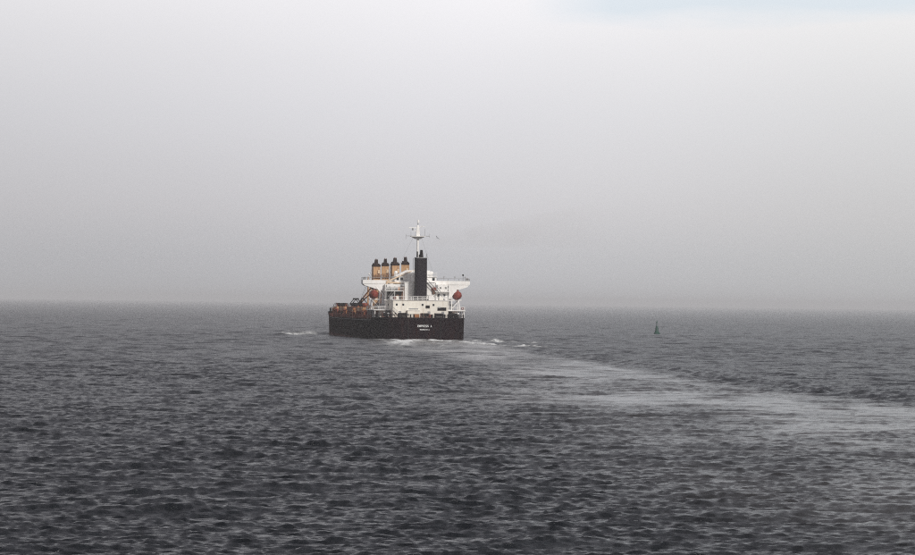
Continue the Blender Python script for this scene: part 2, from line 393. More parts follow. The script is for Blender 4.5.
# ---------------------------------------------------------------- haze
def build_haze():
    mb = MB(); mb.box(-33000, 33000, -33000, 33000, -3, 50)
    m = bpy.data.materials.new('haze_air'); m.use_nodes = True; nt = m.node_tree; nt.nodes.clear()
    o = nt.nodes.new('ShaderNodeOutputMaterial'); v = nt.nodes.new('ShaderNodeVolumePrincipled')
    v.inputs['Color'].default_value = (.94, .935, .945, 1); v.inputs['Density'].default_value = 7.2e-5; v.inputs['Anisotropy'].default_value = 0.0
    nt.links.new(v.outputs[0], o.inputs['Volume'])
    tag(mb.build('haze', m), 'thin grey sea fog filling the air over the water', 'haze', kind='stuff')
build_haze()

# ---------------------------------------------------------------- ship
ship = empty('cargo_ship', SHIP, HEAD)
tag(ship, 'black hulled bulk carrier with white bridge, tan cranes and dark funnel, steaming away', 'ship')
STN = [ # s, deck half beam, waterline half beam, sheer z
 (0.0, 4.9, 4.85, 6.7), (.5, 7.0, 6.9, 6.7), (1.4, 9.0, 8.85, 6.7), (3.2, 11.0, 10.8, 6.7), (6.5, 12.6, 12.4, 6.7), (12, 13.7, 13.5, 6.7), (17.9, 14.1, 14.0, 6.7),
 (20.5, 14.2, 14.1, 5.9), (30, 14.2, 14.2, 5.8), (60, 14.2, 14.2, 5.75), (100, 14.2, 14.2, 5.8), (140, 14.2, 14.2, 6.0), (152, 14.2, 14.05, 6.2), (155, 14.2, 13.9, 7.6),
 (160, 13.9, 12.9, 7.8), (167, 12.3, 8.6, 8.1), (173, 9.6, 5.4, 8.4), (178, 6.4, 2.6, 8.7), (182, 3.2, .7, 9.0), (184.5, .4, .1, 9.2)]
def hull():
    mb = MB(); rings = []
    zs = [-5, -2, 0, .8, 2.2, 3.8, 5.2, 1.0]
    for s, hd, hw, zd in STN:
        half = []
        for i, z in enumerate((-5, -2.5, 0, 1.0, 2.4, 4.0, 5.2, zd)):
            t = max(0, z)/zd; hb = hw+(hd-hw)*t**1.6
            if z < -1: hb = hw*(.92 if z > -4 else .7)
            half.append((hb, s, z))
        rings.append([(-x, y, z) for x, y, z in half[::-1]]+half)
    mb.loft(rings, caps=True, closed=True)
    m = paint('hull_paint', (.0075, .0018, .0038), .5, (.045, .014, .010), .3)
    nt = m.node_tree; b = nt.nodes['Principled BSDF']; old = b.inputs['Base Color'].links[0].from_socket
    tc = nt.nodes.new('ShaderNodeTexCoord'); sp = nt.nodes.new('ShaderNodeSeparateXYZ'); nt.links.new(tc.outputs['Object'], sp.inputs[0])
    # red antifouling band that rises out of the water towards the bow, faded and worn
    lvl = math_n(nt, 'ADD', math_n(nt, 'MULTIPLY', sp.outputs['Y'], .0125), -.55)
    nn = nt.nodes.new('ShaderNodeTexNoise'); nn.inputs['Scale'].default_value = .4; nn.inputs['Detail'].default_value = 5; nt.links.new(tc.outputs['Object'], nn.inputs[0])
    lvl = math_n(nt, 'ADD', lvl, math_n(nt, 'MULTIPLY', math_n(nt, 'SUBTRACT', nn.outputs[0], .5), .5))
    k = math_n(nt, 'MULTIPLY', math_n(nt, 'SUBTRACT', lvl, sp.outputs['Z']), 3.0, True)
    b.inputs['Specular IOR Level'].default_value = 0.0
    mx = nt.nodes.new('ShaderNodeMix'); mx.data_type = 'RGBA'; nt.links.new(k, mx.inputs[0]); nt.links.new(old, mx.inputs[6]); mx.inputs[7].default_value = (.13, .065, .062, 1)
    # paler brown patches forward: haze and side light put into the hull colour
    n3 = nt.nodes.new('ShaderNodeTexNoise'); n3.inputs['Scale'].default_value = .09; n3.inputs['Detail'].default_value = 6; nt.links.new(tc.outputs['Object'], n3.inputs[0])
    k2 = math_n(nt, 'MULTIPLY', math_n(nt, 'MULTIPLY', math_n(nt, 'SUBTRACT', n3.outputs[0], .46), 4.0, True), math_n(nt, 'MULTIPLY', math_n(nt, 'SUBTRACT', sp.outputs['Y'], 45), .012, True))
    mx2 = nt.nodes.new('ShaderNodeMix'); mx2.data_type = 'RGBA'; nt.links.new(k2, mx2.inputs[0]); nt.links.new(mx.outputs[2], mx2.inputs[6]); mx2.inputs[7].default_value = (.034, .011, .012, 1)
    nt.links.new(mx2.outputs[2], b.inputs['Base Color'])
    # plating: shallow seams
    br = nt.nodes.new('ShaderNodeTexBrick'); mp = nt.nodes.new('ShaderNodeMapping'); mp.inputs['Rotation'].default_value = (R(90), 0, R(90)); nt.links.new(tc.outputs['Object'], mp.inputs[0]); nt.links.new(mp.outputs[0], br.inputs[0])
    br.inputs['Scale'].default_value = 1; br.inputs['Brick Width'].default_value = 9; br.inputs['Row Height'].default_value = 2.2; br.inputs['Mortar Size'].default_value = .05; br.inputs['Mortar Smooth'].default_value = 1
    bp = nt.nodes.new('ShaderNodeBump'); bp.inputs['Strength'].default_value = .5; bp.inputs['Distance'].default_value = .05; nt.links.new(br.outputs['Fac'], bp.inputs['Height']); nt.links.new(bp.outputs[0], b.inputs['Normal'])
    o = mb.build('hull', m, ship, smooth=False)
    # dark rubbing fenders / plate edges on the stern
    for x in (-4.9, 4.95): MB().box(x-.12, x+.12, -.16, .25, .1, 6.8).build('stern_post', M['black'], ship)
    # bulwark cap
    cap = MB()
    for (a, b2) in zip(STN, STN[1:]):
        for sg in (-1, 1): cap.cyl((sg*a[1], a[0], a[3]+.03), (sg*b2[1], b2[0], b2[3]+.03), .12, n=6)
    cap.cyl((-4.9, 0, 6.73), (4.9, 0, 6.73), .12, n=6)
    cap.build('gunwale', M['black'], ship)
    return o
hull_o = hull()

def lettering(txt, size, x, z, m, width, y=-.045):
    """painted steel letters: each one a mesh of its own"""
    def mesh_of(t_):
        cu = bpy.data.curves.new('letter', 'FONT'); cu.body = t_; cu.size = size; cu.extrude = .02; cu.offset = .012
        t = bpy.data.objects.new('tmp', cu); C.objects.link(t); bpy.context.view_layer.update()
        me = bpy.data.meshes.new_from_object(t.evaluated_get(bpy.context.evaluated_depsgraph_get())); bpy.data.objects.remove(t)
        me.materials.clear(); me.materials.append(m); return me
    n = len(txt); st = width/n
    for i, ch in enumerate(txt):
        if ch == ' ': continue
        me = mesh_of(ch); xs = [v.co.x for v in me.vertices]; c = (max(xs)+min(xs))/2; k = min(1.0, st*.84/(max(xs)-min(xs)))
        for v in me.vertices: v.co.x = (v.co.x-c)*k
        o = bpy.data.objects.new('letter', me); C.objects.link(o); o.parent = hull_o
        o.rotation_euler = (R(90), 0, 0); o.location = (x-width/2+st*(i+.5), y, z)
lettering('EMPRESS A', .92, .1, 3.95, M['text'], 4.4)
lettering('MONROVIA', .50, .1, 3.02, M['text'], 3.0)

# decks
def deck_plate(name, s0, s1, z, m, inset=.25, th=.12):
    st = [a for a in STN if s0 <= a[0] <= s1]; mb = MB()
    def hb(s):
        return float(np.interp(s, [a[0] for a in STN], [a[1] for a in STN]))
    ss = sorted(set([s0]+[a[0] for a in st]+[s1]))
    mb.loft([[(-hb(s)+inset, s, z), (hb(s)-inset, s, z), (hb(s)-inset, s, z+th), (-hb(s)+inset, s, z+th)] for s in ss])
    return mb.build(name, m, ship)
# hull top cap already closes the hull at the sheer; deck plates carry the colour just above it
deck_plate('poop_deck', .3, 17.8, 6.72, M['deck'], .3, .05)
deck_plate('main_deck', 19, 154.6, 6.20, M['deck'], .35, .05)
deck_plate('forecastle_deck', 155.4, 180, 9.02, M['deck'], .5, .05)

# --- aft deckhouse, accommodation and bridge
def windows(parent, xs, y, z, w_=.55, h=.6, t=.06, name='window'):
    me = None
    for x in xs:
        if me is None:
            o = MB().box(-w_/2, w_/2, -t, .02, -h/2, h/2).build(name, M['window'], parent); me = o.data; o.location = (x, y, z)
        else:
            o = bpy.data.objects.new(name, me); C.objects.link(o); o.parent = parent; o.location = (x, y, z)
def door(parent, x, y, z):
    o = MB().box(-.42, .42, -.05, .02, 0, 1.95, .03).build('door', M['grey'], parent); o.location = (x, y, z); return o

aft = MB().box(-8.8, 8.2, 8.0, 19.2, 6.78, 12.0, .08).build('aft_deckhouse', M['white2'], ship)
MB().box(-9.0, 8.4, 7.8, 19.4, 12.0, 12.14).build('roof_edge', M['white'], aft)
MB().box(-4.4, -.7, 6.6, 8.0, 6.78, 8.9, .06).build('stores_locker', M['white2'], aft)
MB().box(-4.6, -.5, 6.45, 8.0, 8.9, 9.02).build('canopy', M['white'], aft)
MB().box(-3.9, -1.0, 7.93, 7.99, 9.25, 9.6).build('vent_louvre', M['grey'], aft)
MB().box(4.9, 7.6, 7.9, 8.02, 9.0, 9.95).build('dark_recess_panel', M['black'], aft)  # solid black panel standing in for a dark window recess
MB().box(5.0, 5.9, 7.84, 7.92, 9.75, 10.1).build('shade_panel', M['grey'], aft)
MB().box(1.3, 2.5, 7.85, 8.02, 9.7, 10.55).build('vent_opening', M['black'], aft)
door(aft, 2.3, 8.0, 6.8); door(aft, -6.6, 8.0, 6.8); door(aft, 6.6, 8.0, 6.8)
windows(aft, (-7.6, -5.6, .3, 3.7), 8.0, 10.7)
windows(aft, (-7.9, -5.4, 4.2), 8.0, 8.0, .4, .4, name='porthole')
# rails on top of the aft house
MB().rail([(-8.8, 19, 12.14), (-8.8, 8.0, 12.14), (8.2, 8.0, 12.14), (8.2, 19, 12.14)]).build('railing', M['white'], aft)

acc = MB().box(-9.8, 9.9, 19.6, 31.5, 6.4, 16.9, .08).build('accommodation_block', M['white'], ship)
for z in (9.2, 12.05, 14.8):
    MB().box(-10.3, 10.4, 18.3, 19.58, z-.1, z+.06).build('deck_edge', M['white'], acc)
MB().rail([(-10.2, 18.4, 14.9), (-4.2, 18.4, 14.9)]).build('railing', M['white'], acc)
MB().rail([(4.6, 18.4, 14.9), (10.3, 18.4, 14.9)]).build('railing', M['white'], acc)
MB().rail([(-14.1, 18.4, 9.1), (-10.2, 18.4, 9.1)]).build('railing', M['white'], acc)
# dark grey panel paints in the shade of the port walkway recess
MB().box(-9.2, -4.6, 19.35, 19.62, 12.4, 14.6).build('dark_recess_panel', M['shade'], acc)
windows(acc, (-8.4, -7.2, -5.8, 6.6, 8.4), 19.35, 13.7, .6, .7)
windows(acc, (-8.6, -7.0, -5.4, 7.2, 8.8), 19.6, 15.9, .55, .55)
windows(acc, (-8.7, 8.9), 19.6, 10.6, .55, .6)
door(acc, -4.9, 19.6, 14.9); door(acc, 6.0, 19.6, 14.9)
for sx in (-1, 1):   # windows along the sides
    for z in (10.6, 13.5, 15.9):
        for y in (22, 24.5, 27, 29.5):
            o = MB().box(-.05, .05, -.3, .3, -.3, .3).build('window', M['window'], acc); o.location = ((-9.82 if sx < 0 else 9.92), y, z)

# A deck that spans the whole beam and carries the lifeboats
MB().box(-14.1, 14.1, 12.6, 35, 8.85, 9.1, .04).build('boat_deck', M['white'], ship)
for sx in (-1, 1):
    MB().rail([(sx*10.4, 12.7, 9.1), (sx*14.0, 12.7, 9.1), (sx*14.0, 21, 9.1)]).build('railing', M['white'], ship)
    MB().rail([(sx*14.0, 30, 9.1), (sx*14.0, 34.9, 9.1)]).build('railing', M['white'], ship)
    for y in (13, 17, 21, 25, 29, 33):
        MB().cyl((sx*13.7, y, 6.2 if y > 18 else 6.75), (sx*13.7, y, 8.85), .16, n=8).build('stanchion', M['grey'] if y > 18 else M['white'], ship)
    MB().box(sx*12.6-.9, sx*12.6+.9, 27, 34, 6.25, 8.8).build('side_house', M['rust'], ship)
    MB().box(sx*11.2-.8, sx*11.2+.8, 14.5, 19, 6.8, 8.8).build('side_locker', M['white2'], ship)

# bridge: wings, wheelhouse, radar deck
bridge = MB().box(-16.4, 16.6, 23.0, 27.8, 16.85, 17.1, .03).build('bridge_deck', M['white'], ship)
MB().box(-6.8, 6.2, 22.2, 30.5, 17.1, 19.3, .1).build('wheelhouse', M['white'], bridge)
windows(bridge, (-5.8, -4.6, 5.3), 22.2, 18.6, .8, .8)
MB().box(-7.1, 6.5, 21.9, 30.8, 19.3, 19.42).build('wheelhouse_roof', M['white'], bridge)
for sx in (-1, 1):
    wm = MB()
    e = 16.4 if sx < 0 else 16.6
    xa, xb = sorted((sx*6.3, sx*e))
    wm.box(xa, xb, 22.9, 22.99, 17.0, 18.15); wm.box(xa, xb, 27.81, 27.9, 17.0, 18.15)
    xa, xb = sorted((sx*e, sx*(e+.09))); wm.box(xa, xb, 22.9, 27.9, 17.0, 18.15)
    wm.build('bridge_wing', M['white'], bridge)
    MB().rail([(sx*6.6, 22.95, 18.15), (sx*e, 22.95, 18.15), (sx*e, 27.8, 18.15)], h=.75, step=3.0, bars=1, r=.05).build('handrail', M['grey'], bridge)
    if sx < 0: poly = [(-16.3, 16.84), (-9.8, 16.84), (-9.8, 14.3), (-10.9, 15.0), (-15.9, 16.5)]
    else: poly = [(9.9, 16.84), (16.4, 16.84), (16.0, 16.35), (13.2, 15.4), (11.9, 14.4), (10.9, 12.9), (9.9, 12.4)]
    for y in (22.98, 27.5): MB().prism(poly, y, y+.25).build('wing_bracket', M['white'], bridge)
    MB().box(sx*15.9-.35, sx*15.9+.35, 23.1, 23.6, 18.2, 19.1, .05).build('control_console', M['grey'], bridge)
    MB().cyl((sx*14.6, 23.3, 18.15), (sx*14.6, 23.3, 19.9), .06).ball((sx*14.6, 23.3, 20.0), .28).build('searchlight', M['black'] if sx > 0 else M['white'], bridge)
# brace strut under the port wing
MB().cyl((-12.6, 23.1, 16.3), (-9.85, 23.1, 13.2), .22, n=8).build('brace', M['white'], bridge)
MB().cyl((-9.95, 19.4, 12.2), (-9.95, 19.4, 16.9), .16, n=8).build('corner_post', M['white'], acc)
# radar deck house above the wheelhouse
rd = MB().loft([[(-6.6, 22.6, 19.42), (5.3, 22.6, 19.42), (5.3, 28, 19.42), (-6.6, 28, 19.42)], [(-3.0, 22.9, 21.3), (4.2, 22.9, 21.3), (4.2, 27.5, 21.3), (-3.0, 27.5, 21.3)]]).build('radar_deck_house', M['white'], bridge)
MB().rail([(-6.9, 22.0, 19.42), (6.3, 22.0, 19.42)], h=1.1).build('railing', M['white'], bridge)
# stores derrick rising from the port side of the bridge roof to the mast
MB().cyl((-9.3, 21.2, 17.7), (-.6, 23.2, 21.4), .24, .17, n=8).build('stores_derrick', M['tan_pale'], bridge)
MB().cyl((-9.3, 21.2, 16.9), (-9.3, 21.2, 17.9), .3, n=8).build('derrick_base', M['tan_pale'], bridge)
MB().cyl((-9.3, 21.2, 17.5), (-4.6, 22.4, 17.3), .28, .2, n=8).build('stores_derrick', M['tan_pale'], bridge)

# open galleries aft of the accommodation, with pillars and dark panels for painted shade
def gallery(x0, x1, y0, z, parent):
    g = MB().box(x0, x1, y0, 18.28, z-.1, z+.05).build('gallery_deck', M['white'], parent)
    n = max(2, round((x1-x0)/2.6))
    for i in range(n+1): MB().cyl((x0+.1+(x1-x0-.2)*i/n, y0+.12, z-2.7), (x0+.1+(x1-x0-.2)*i/n, y0+.12, z-.1), .08, n=6).build('pillar', M['white'], g)
    MB().rail([(x0+.05, 18.2, z+.05), (x0+.05, y0+.05, z+.05), (x1-.05, y0+.05, z+.05), (x1-.05, 18.2, z+.05)]).build('railing', M['white'], g)
gallery(-10.2, -4.6, 15.6, 14.9, acc); gallery(5.6, 10.3, 15.8, 12.1, acc)
MB().box(5.8, 9.7, 19.5, 19.62, 9.3, 11.8).build('painted_wall_shade', M['shade'], acc)  # wall panel darkened to carry the gallery's shade in its colour
MB().box(-9.6, -4.7, 19.5, 19.62, 15.1, 15.9).build('painted_wall_shade', M['shade'], acc)
for x, y, z, w_, h, mm in ((-8.3, 16.4, 12.2, 1.1, 1.2, 'grey'), (-6.4, 16.6, 12.2, .8, 1.5, 'brown'), (-8.0, 16.5, 15.0, .9, .8, 'grey'), (-6.0, 16.8, 15.0, .6, 1.1, 'orange_brown'), (6.6, 16.6, 12.2, .9, .9, 'grey'), (8.1, 17.0, 12.2, .7, 1.2, 'white'), (-3.2, 9.2, 12.2, .8, .8, 'grey'), (6.2, 9.4, 12.2, 1.2, .9, 'white2'), (-7.4, 9.3, 12.2, .9, 1.1, 'white2')):
    MB().box(x-w_/2, x+w_/2, y, y+.8, z, z+h, .05).box(x-w_/2+.1, x+w_/2-.1, y-.06, y, z+.15, z+h-.15).build('deck_box', M[mm], acc)
for x, z in ((-6.2, 19.42), (4.9, 19.42)):
    MB().cyl((x, 24, z), (x, 24, z+.7), .18, n=8).ball((x, 24, z+1.1), .55, .55, .6).build('satellite_dome', M['white'], bridge)
for x, y, z in ((-8.2, 7.92, 12.7), (13.2, 12.6, 9.7)):
    t_ = MB(); pts = [(x+.34*math.cos(a), y, z+.34*math.sin(a)) for a in np.linspace(0, 2*math.pi, 11)]
    for p, q in zip(pts, pts[1:]): t_.cyl(p, q, .1, n=6)
    t_.build('lifebuoy', M['boat'], ship)
for x in (-10.6, -8.2, 8.6, 12.0, 15.2):
    MB().cyl((x, 23.0, 18.15), (x, 23.0, 19.35), .05, n=5).box(x-.2, x+.2, 22.8, 23.05, 19.2, 19.5).build('floodlight', M['grey'], bridge)
for x, z0, z1 in ((-9.5, 12.1, 16.8), (9.6, 12.2, 16.8), (5.6, 12.2, 17.5), (-4.4, 12.2, 17.4)):
    MB().cyl((x, 19.3, z0), (x, 19.3, z1), .11, n=6).build('pipe', M['grey'], acc)

# casing around the funnel, ladders and vents
cas = MB().box(-4.2, 5.2, 17.6, 22.6, 12.14, 17.6, .1).build('engine_casing', M['white'], ship)
MB().box(-4.4, 5.4, 17.4, 22.6, 17.6, 17.72).build('casing_top', M['white'], cas)
MB().cyl((-4.7, 17.4, 12.9), (-4.7, 17.4, 16.2), .45, n=10).build('vent_trunk', M['brown'], cas)
MB().ball((-4.7, 17.4, 16.5), .6, .6, .45).build('vent_head', M['grey'], cas)
MB().box(-5.4, -4.2, 17.0, 17.5, 12.14, 13.6, .05).build('winch_box', M['brown'], cas)
MB().box(2.9, 4.4, 14.6, 16.0, 12.14, 13.6, .06).box(2.7, 4.6, 14.4, 16.2, 13.6, 13.75).build('ventilator_house', M['white'], cas)
MB().cyl((4.8, 17.2, 14.0), (4.8, 17.2, 15.3), .42, n=10).build('vent_trunk', M['brown'], cas)
MB().box(4.2, 5.6, 16.9, 17.5, 15.2, 16.1, .1).build('vent_head', M['rust'], cas)
def ladder(parent, a, b, w_=.8, m='grey'):
    a, b = Vector(a), Vector(b); mb = MB(); n = int((b-a).length/.35)
    for dy in (0, w_): mb.cyl(a+Vector((0, dy, 0)), b+Vector((0, dy, 0)), .09, n=5); mb.cyl(a+Vector((0, dy, 1)), b+Vector((0, dy, 1)), .05, n=5)
    for i in range(1, n): p = a.lerp(b, i/n); mb.cyl(p, p+Vector((0, w_, 0)), .05, n=4)
    return mb.build('stairway', M[m], parent)
ladder(cas, (8.0, 15.6, 12.2), (5.4, 15.6, 15.6)); ladder(cas, (5.3, 16.6, 14.9), (2.6, 16.6, 17.7))
ladder(aft, (-6.6, 6.9, 6.8), (-8.6, 6.9, 9.1), m='white'); ladder(acc, (-9.2, 17.6, 12.1), (-7.0, 17.6, 14.9), m='white')
ladder(acc, (9.4, 17.0, 9.1), (7.0, 17.0, 12.1), m='white')

# funnel
fun = MB()
def fr(z, hw, y0, y1, r=.55):
    pts = []
    for cx, cy, a0 in ((hw-r+.45, y0+r, -90), (hw-r+.45, y1-r, 0), (-hw+r+.45, y1-r, 90), (-hw+r+.45, y0+r, 180)):
        for k in range(4): t = R(a0+k*30); pts.append((cx+r*math.cos(t), cy+r*math.sin(t), z))
    return pts
funnel = fun.loft([fr(12.5, 1.8, 12.9, 17.3), fr(25.0, 1.74, 13.0, 17.2)]).build('funnel', M['funnel'], ship, smooth=True)
MB().loft([fr(12.14, 2.3, 12.4, 17.3), fr(12.5, 2.3, 12.4, 17.3)]).build('funnel_base', M['black'], funnel)
MB().loft([fr(25.0, 1.82, 12.9, 17.3), fr(25.22, 1.82, 12.9, 17.3)]).build('funnel_rim', M['grey'], funnel)
MB().cyl((.55, 14.6, 25.2), (.55, 14.5, 27.5), .62, .40, n=14).build('exhaust_pipe', M['black'], funnel)
MB().cyl((-.75, 14.2, 25.2), (-.75, 14.1, 27.0), .22, .20, n=10).build('exhaust_pipe', M['black'], funnel)
MB().cyl((.1, 16.0, 25.2), (.1, 15.9, 26.1), .25, .22, n=10).build('exhaust_pipe', M['black'], funnel)
MB().cyl((1.9, 13.6, 25.2), (2.2, 13.5, 26.4), .12, .10, n=8).build('exhaust_pipe', M['grey'], funnel)
MB().rail([(-2.2, 11.2, 12.14), (3.2, 11.2, 12.14)], h=1.1, step=1.35).build('railing', M['white'], aft)
for z in np.arange(13.2, 24.6, .9): pass
lad = MB()
for dx in (-.25, .25): lad.cyl((-1.55+dx-.3, 13.6, 12.6), (-1.5+dx-.3, 13.6, 25), .04, n=4)
lad.build('ladder', M['black'], funnel)

# mast
mast = MB().cyl((.75, 26, 21.3), (.75, 26, 31.4), .46, .34, n=12).build('radar_mast', M['white'], ship, smooth=True)
MB().loft([[(x*.75+.75, y*.75+26, 31.0) for x, y in ((-1, -1), (1, -1), (1, 1), (-1, 1))], [(x*2.1+.75, y*1.3+26, 31.75) for x, y in ((-1, -1), (1, -1), (1, 1), (-1, 1))]]).build('mast_platform', M['grey'], mast)
MB().box(-1.5, 3.0, 24.6, 27.4, 31.75, 31.9).build('platform_edge', M['white'], mast)
MB().loft([[(x*.6+.75, y*.5+26, 31.9) for x, y in ((-1, -1), (1, -1), (1, 1), (-1, 1))], [(x*.3+.75, y*.3+26, 35.3) for x, y in ((-1, -1), (1, -1), (1, 1), (-1, 1))]]).build('upper_mast', M['white'], mast)
MB().cyl((.75, 26, 35.3), (.75, 26, 36.4), .13).build('pole', M['grey'], mast)
MB().cyl((.8, 26, 36.0), (.8, 26, 36.95), .34, n=12).build('mast_light', M['white'], mast)
MB().cyl((-3.0, 26, 31.95), (4.4, 26, 31.95), .09, n=6).build('yard', M['grey'], mast)
MB().box(-2.2, .3, 25.7, 25.95, 34.35, 34.6).build('radar_scanner', M['white'], mast)
MB().cyl((-.9, 25.8, 33.7), (-.9, 25.8, 34.35), .25, n=8).build('radar_gearbox', M['grey'], mast)
MB().cyl((-.9, 25.8, 33.6), (.5, 25.9, 33.4), .1, n=6).build('bracket', M['white'], mast)
MB().box(1.3, 3.0, 25.7, 25.95, 34.9, 35.05).cyl((1.0, 25.9, 34.5), (2.1, 25.8, 34.9), .08, n=6).build('radar_scanner', M['white'], mast)
for x, z0, z1 in ((-3.0, 30.9, 32.6), (4.4, 31.4, 32.7), (2.9, 31.9, 34.2), (-1.4, 31.9, 33.4)):
    MB().cyl((x, 26, z0), (x, 26, z1), .06, .04, n=5).build('whip_antenna', M['grey'], mast)
for a, b_ in (((.75, 26, 34.5), (-6.6, 26, 19.4)), ((.75, 26, 34.5), (6.0, 26, 19.4))):
    MB().cyl(a, b_, .025, n=4).build('stay_wire', M['grey'], mast)

# davits (boats themselves are things of their own)
def davit(sx):
    dv = empty('davit'); dv.parent = ship
    for y in (23.2, 27.6):
        x0 = sx*12.9; f = MB()
        f.cyl((x0-sx*1.7, y, 9.1), (x0-sx*1.7, y, 13.6), .17, n=8); f.cyl((x0+sx*.9, y, 9.1), (x0+sx*.4, y, 12.3), .15, n=8)
        f.cyl((x0-sx*1.7, y, 12.2), (x0+sx*1.3, y, 12.2), .16, n=8); f.cyl((x0-sx*1.7, y, 9.6), (x0+sx*.6, y, 12.1), .1, n=6)
        f.build('davit_frame', M['white'], dv)
        g = MB(); g.cyl((x0-sx*1.8, y, 12.6), (x0-sx*1.9, y, 15.3), .15, n=8); g.cyl((x0-sx*1.9, y, 15.3), (x0-sx*.2, y, 15.9), .13, n=8); g.build('davit_arm', M['white'], dv)
    MB().box(sx*11.2-.6, sx*11.2+.6, 24.6, 26, 9.1, 10.4, .08).cyl((sx*11.2-.7, 25.3, 10.6), (sx*11.2+.7, 25.3, 10.6), .4).build('davit_winch', M['grey'], dv)
for sx in (-1, 1): davit(sx)

# port-side clutter between boat deck and hull edge
for i, (x, y, z, r, h, mm) in enumerate([(-11.2, 10, 6.8, .3, 1.3, 'grey'), (-10.3, 7.2, 6.8, .35, 1.1, 'grey'), (9.4, 6.5, 6.8, .3, 1.2, 'black'), (10.7, 9.2, 6.8, .3, 1.4, 'grey'), (11.8, 12, 6.8, .28, 1.3, 'white')]):
    MB().cyl((x, y, z), (x, y, z+h), r*.7, n=10).ball((x, y, z+h), r*1.2, None, r).build('ventilator', M[mm], ship)
# mooring gear on the poop
def bollards(x, y, z, m='black'):
    b = MB()
    for dx in (-.5, .5): b.cyl((x+dx, y, z), (x+dx, y, z+.9), .22, n=10).cyl((x+dx, y, z+.9), (x+dx, y, z+1.0), .30, n=10)
    b.box(x-.95, x+.95, y-.4, y+.4, z-.02, z+.08); return b.build('mooring_bollard', M[m], ship)
for x, y in ((-3.6, 1.3), (3.0, 1.3), (-7.2, 2.6), (7.0, 2.6), (-10.2, 6.0), (10.4, 5.6), (.2, 2.2)): bollards(x, y, 6.77)
def winch(x, y, z, m='rust', s=1.0):
    e = MB().box(x-1.7*s, x+1.7*s, y-.8, y+.8, z, z+.3).box(x-1.7*s, x-1.4*s, y-.5, y+.5, z+.3, z+1.7*s).box(x+1.4*s, x+1.7*s, y-.5, y+.5, z+.3, z+1.7*s).build('mooring_winch', M[m], ship)
    MB().cyl((x-1.35*s, y, z+1.15*s), (x+1.35*s, y, z+1.15*s), .62*s, n=14).build('rope_drum', M['black'], e)
    MB().cyl((x+1.75*s, y, z+1.15*s), (x+2.3*s, y, z+1.15*s), .4*s, n=12).build('warping_head', M['grey'], e)
for x, y, m in ((-6.2, 4.6, 'black'), (5.0, 4.8, 'black'), (9.6, 8.2, 'black'), (.6, 4.4, 'deck'), (-10.6, 9.2, 'deck')): winch(x, y, 6.77, m, .8)
stern_pts = [(-13.9, 14, 6.8), (-12.5, 6.5, 6.8), (-10.9, 3.3, 6.8), (-8.9, 1.6, 6.8), (-4.8, .2, 6.8), (4.8, .2, 6.8), (8.9, 1.6, 6.8), (10.9, 3.3, 6.8), (12.5, 6.5, 6.8), (13.9, 14, 6.8)]
MB().rail(stern_pts, h=1.0, step=1.6, r=.05).build('stern_railing', M['black'], ship)
MB().cyl((-.3, .5, 6.8), (-.3, -.2, 9.6), .06, n=6).build('ensign_staff', M['tan_pale'], ship)
MB().box(-3.0, -1.4, 1.9, 3.4, 6.77, 7.9, .1).build('rope_bin', M['orange_brown'], ship)
MB().box(1.6, 2.6, 1.6, 2.4, 6.77, 7.7, .1).build('hose_box', M['rust'], ship)

# --- cargo deck: coamings, hatch covers, cranes
HATCH = [(36, 50, 12.4), (57, 79, 12.7), (86, 107, 12.7), (114, 134, 12.7), (142, 153.5, 12.4)]
for i, (a, b_, hw) in enumerate(HATCH):
    co = MB().box(-hw, hw, a, b_, 6.25, 8.5, .05).build('hatch_coaming', M['rust'], ship)
    for k in range(12):     # coaming stays
        y = a+.6+(b_-a-1.2)*k/11
        if k % 2 == 0: MB().box(-hw-.45, -hw, y-.06, y+.06, 6.25, 8.3).build('coaming_stay', M['rust'], co)
    n = 4
    for k in range(n):
        y0 = a+(b_-a)*k/n+.1; y1 = a+(b_-a)*(k+1)/n-.1
        MB().box(-hw-.2, hw+.2, y0, y1, 8.5, 9.65+.12*(k % 2), .06).build('hatch_cover', M['deck'] if i == 2 else (M['orange_brown'] if k % 2 else M['tan']), ship)
for sx in (-1, 1): MB().rail([(sx*13.9, 21.5, 6.2), (sx*14.0, 60, 6.2), (sx*14.0, 100, 6.2), (sx*14, 140, 6.3), (sx*14, 154, 6.4)], h=1.1, step=3, r=.05).build('deck_railing', M['rust'], ship)

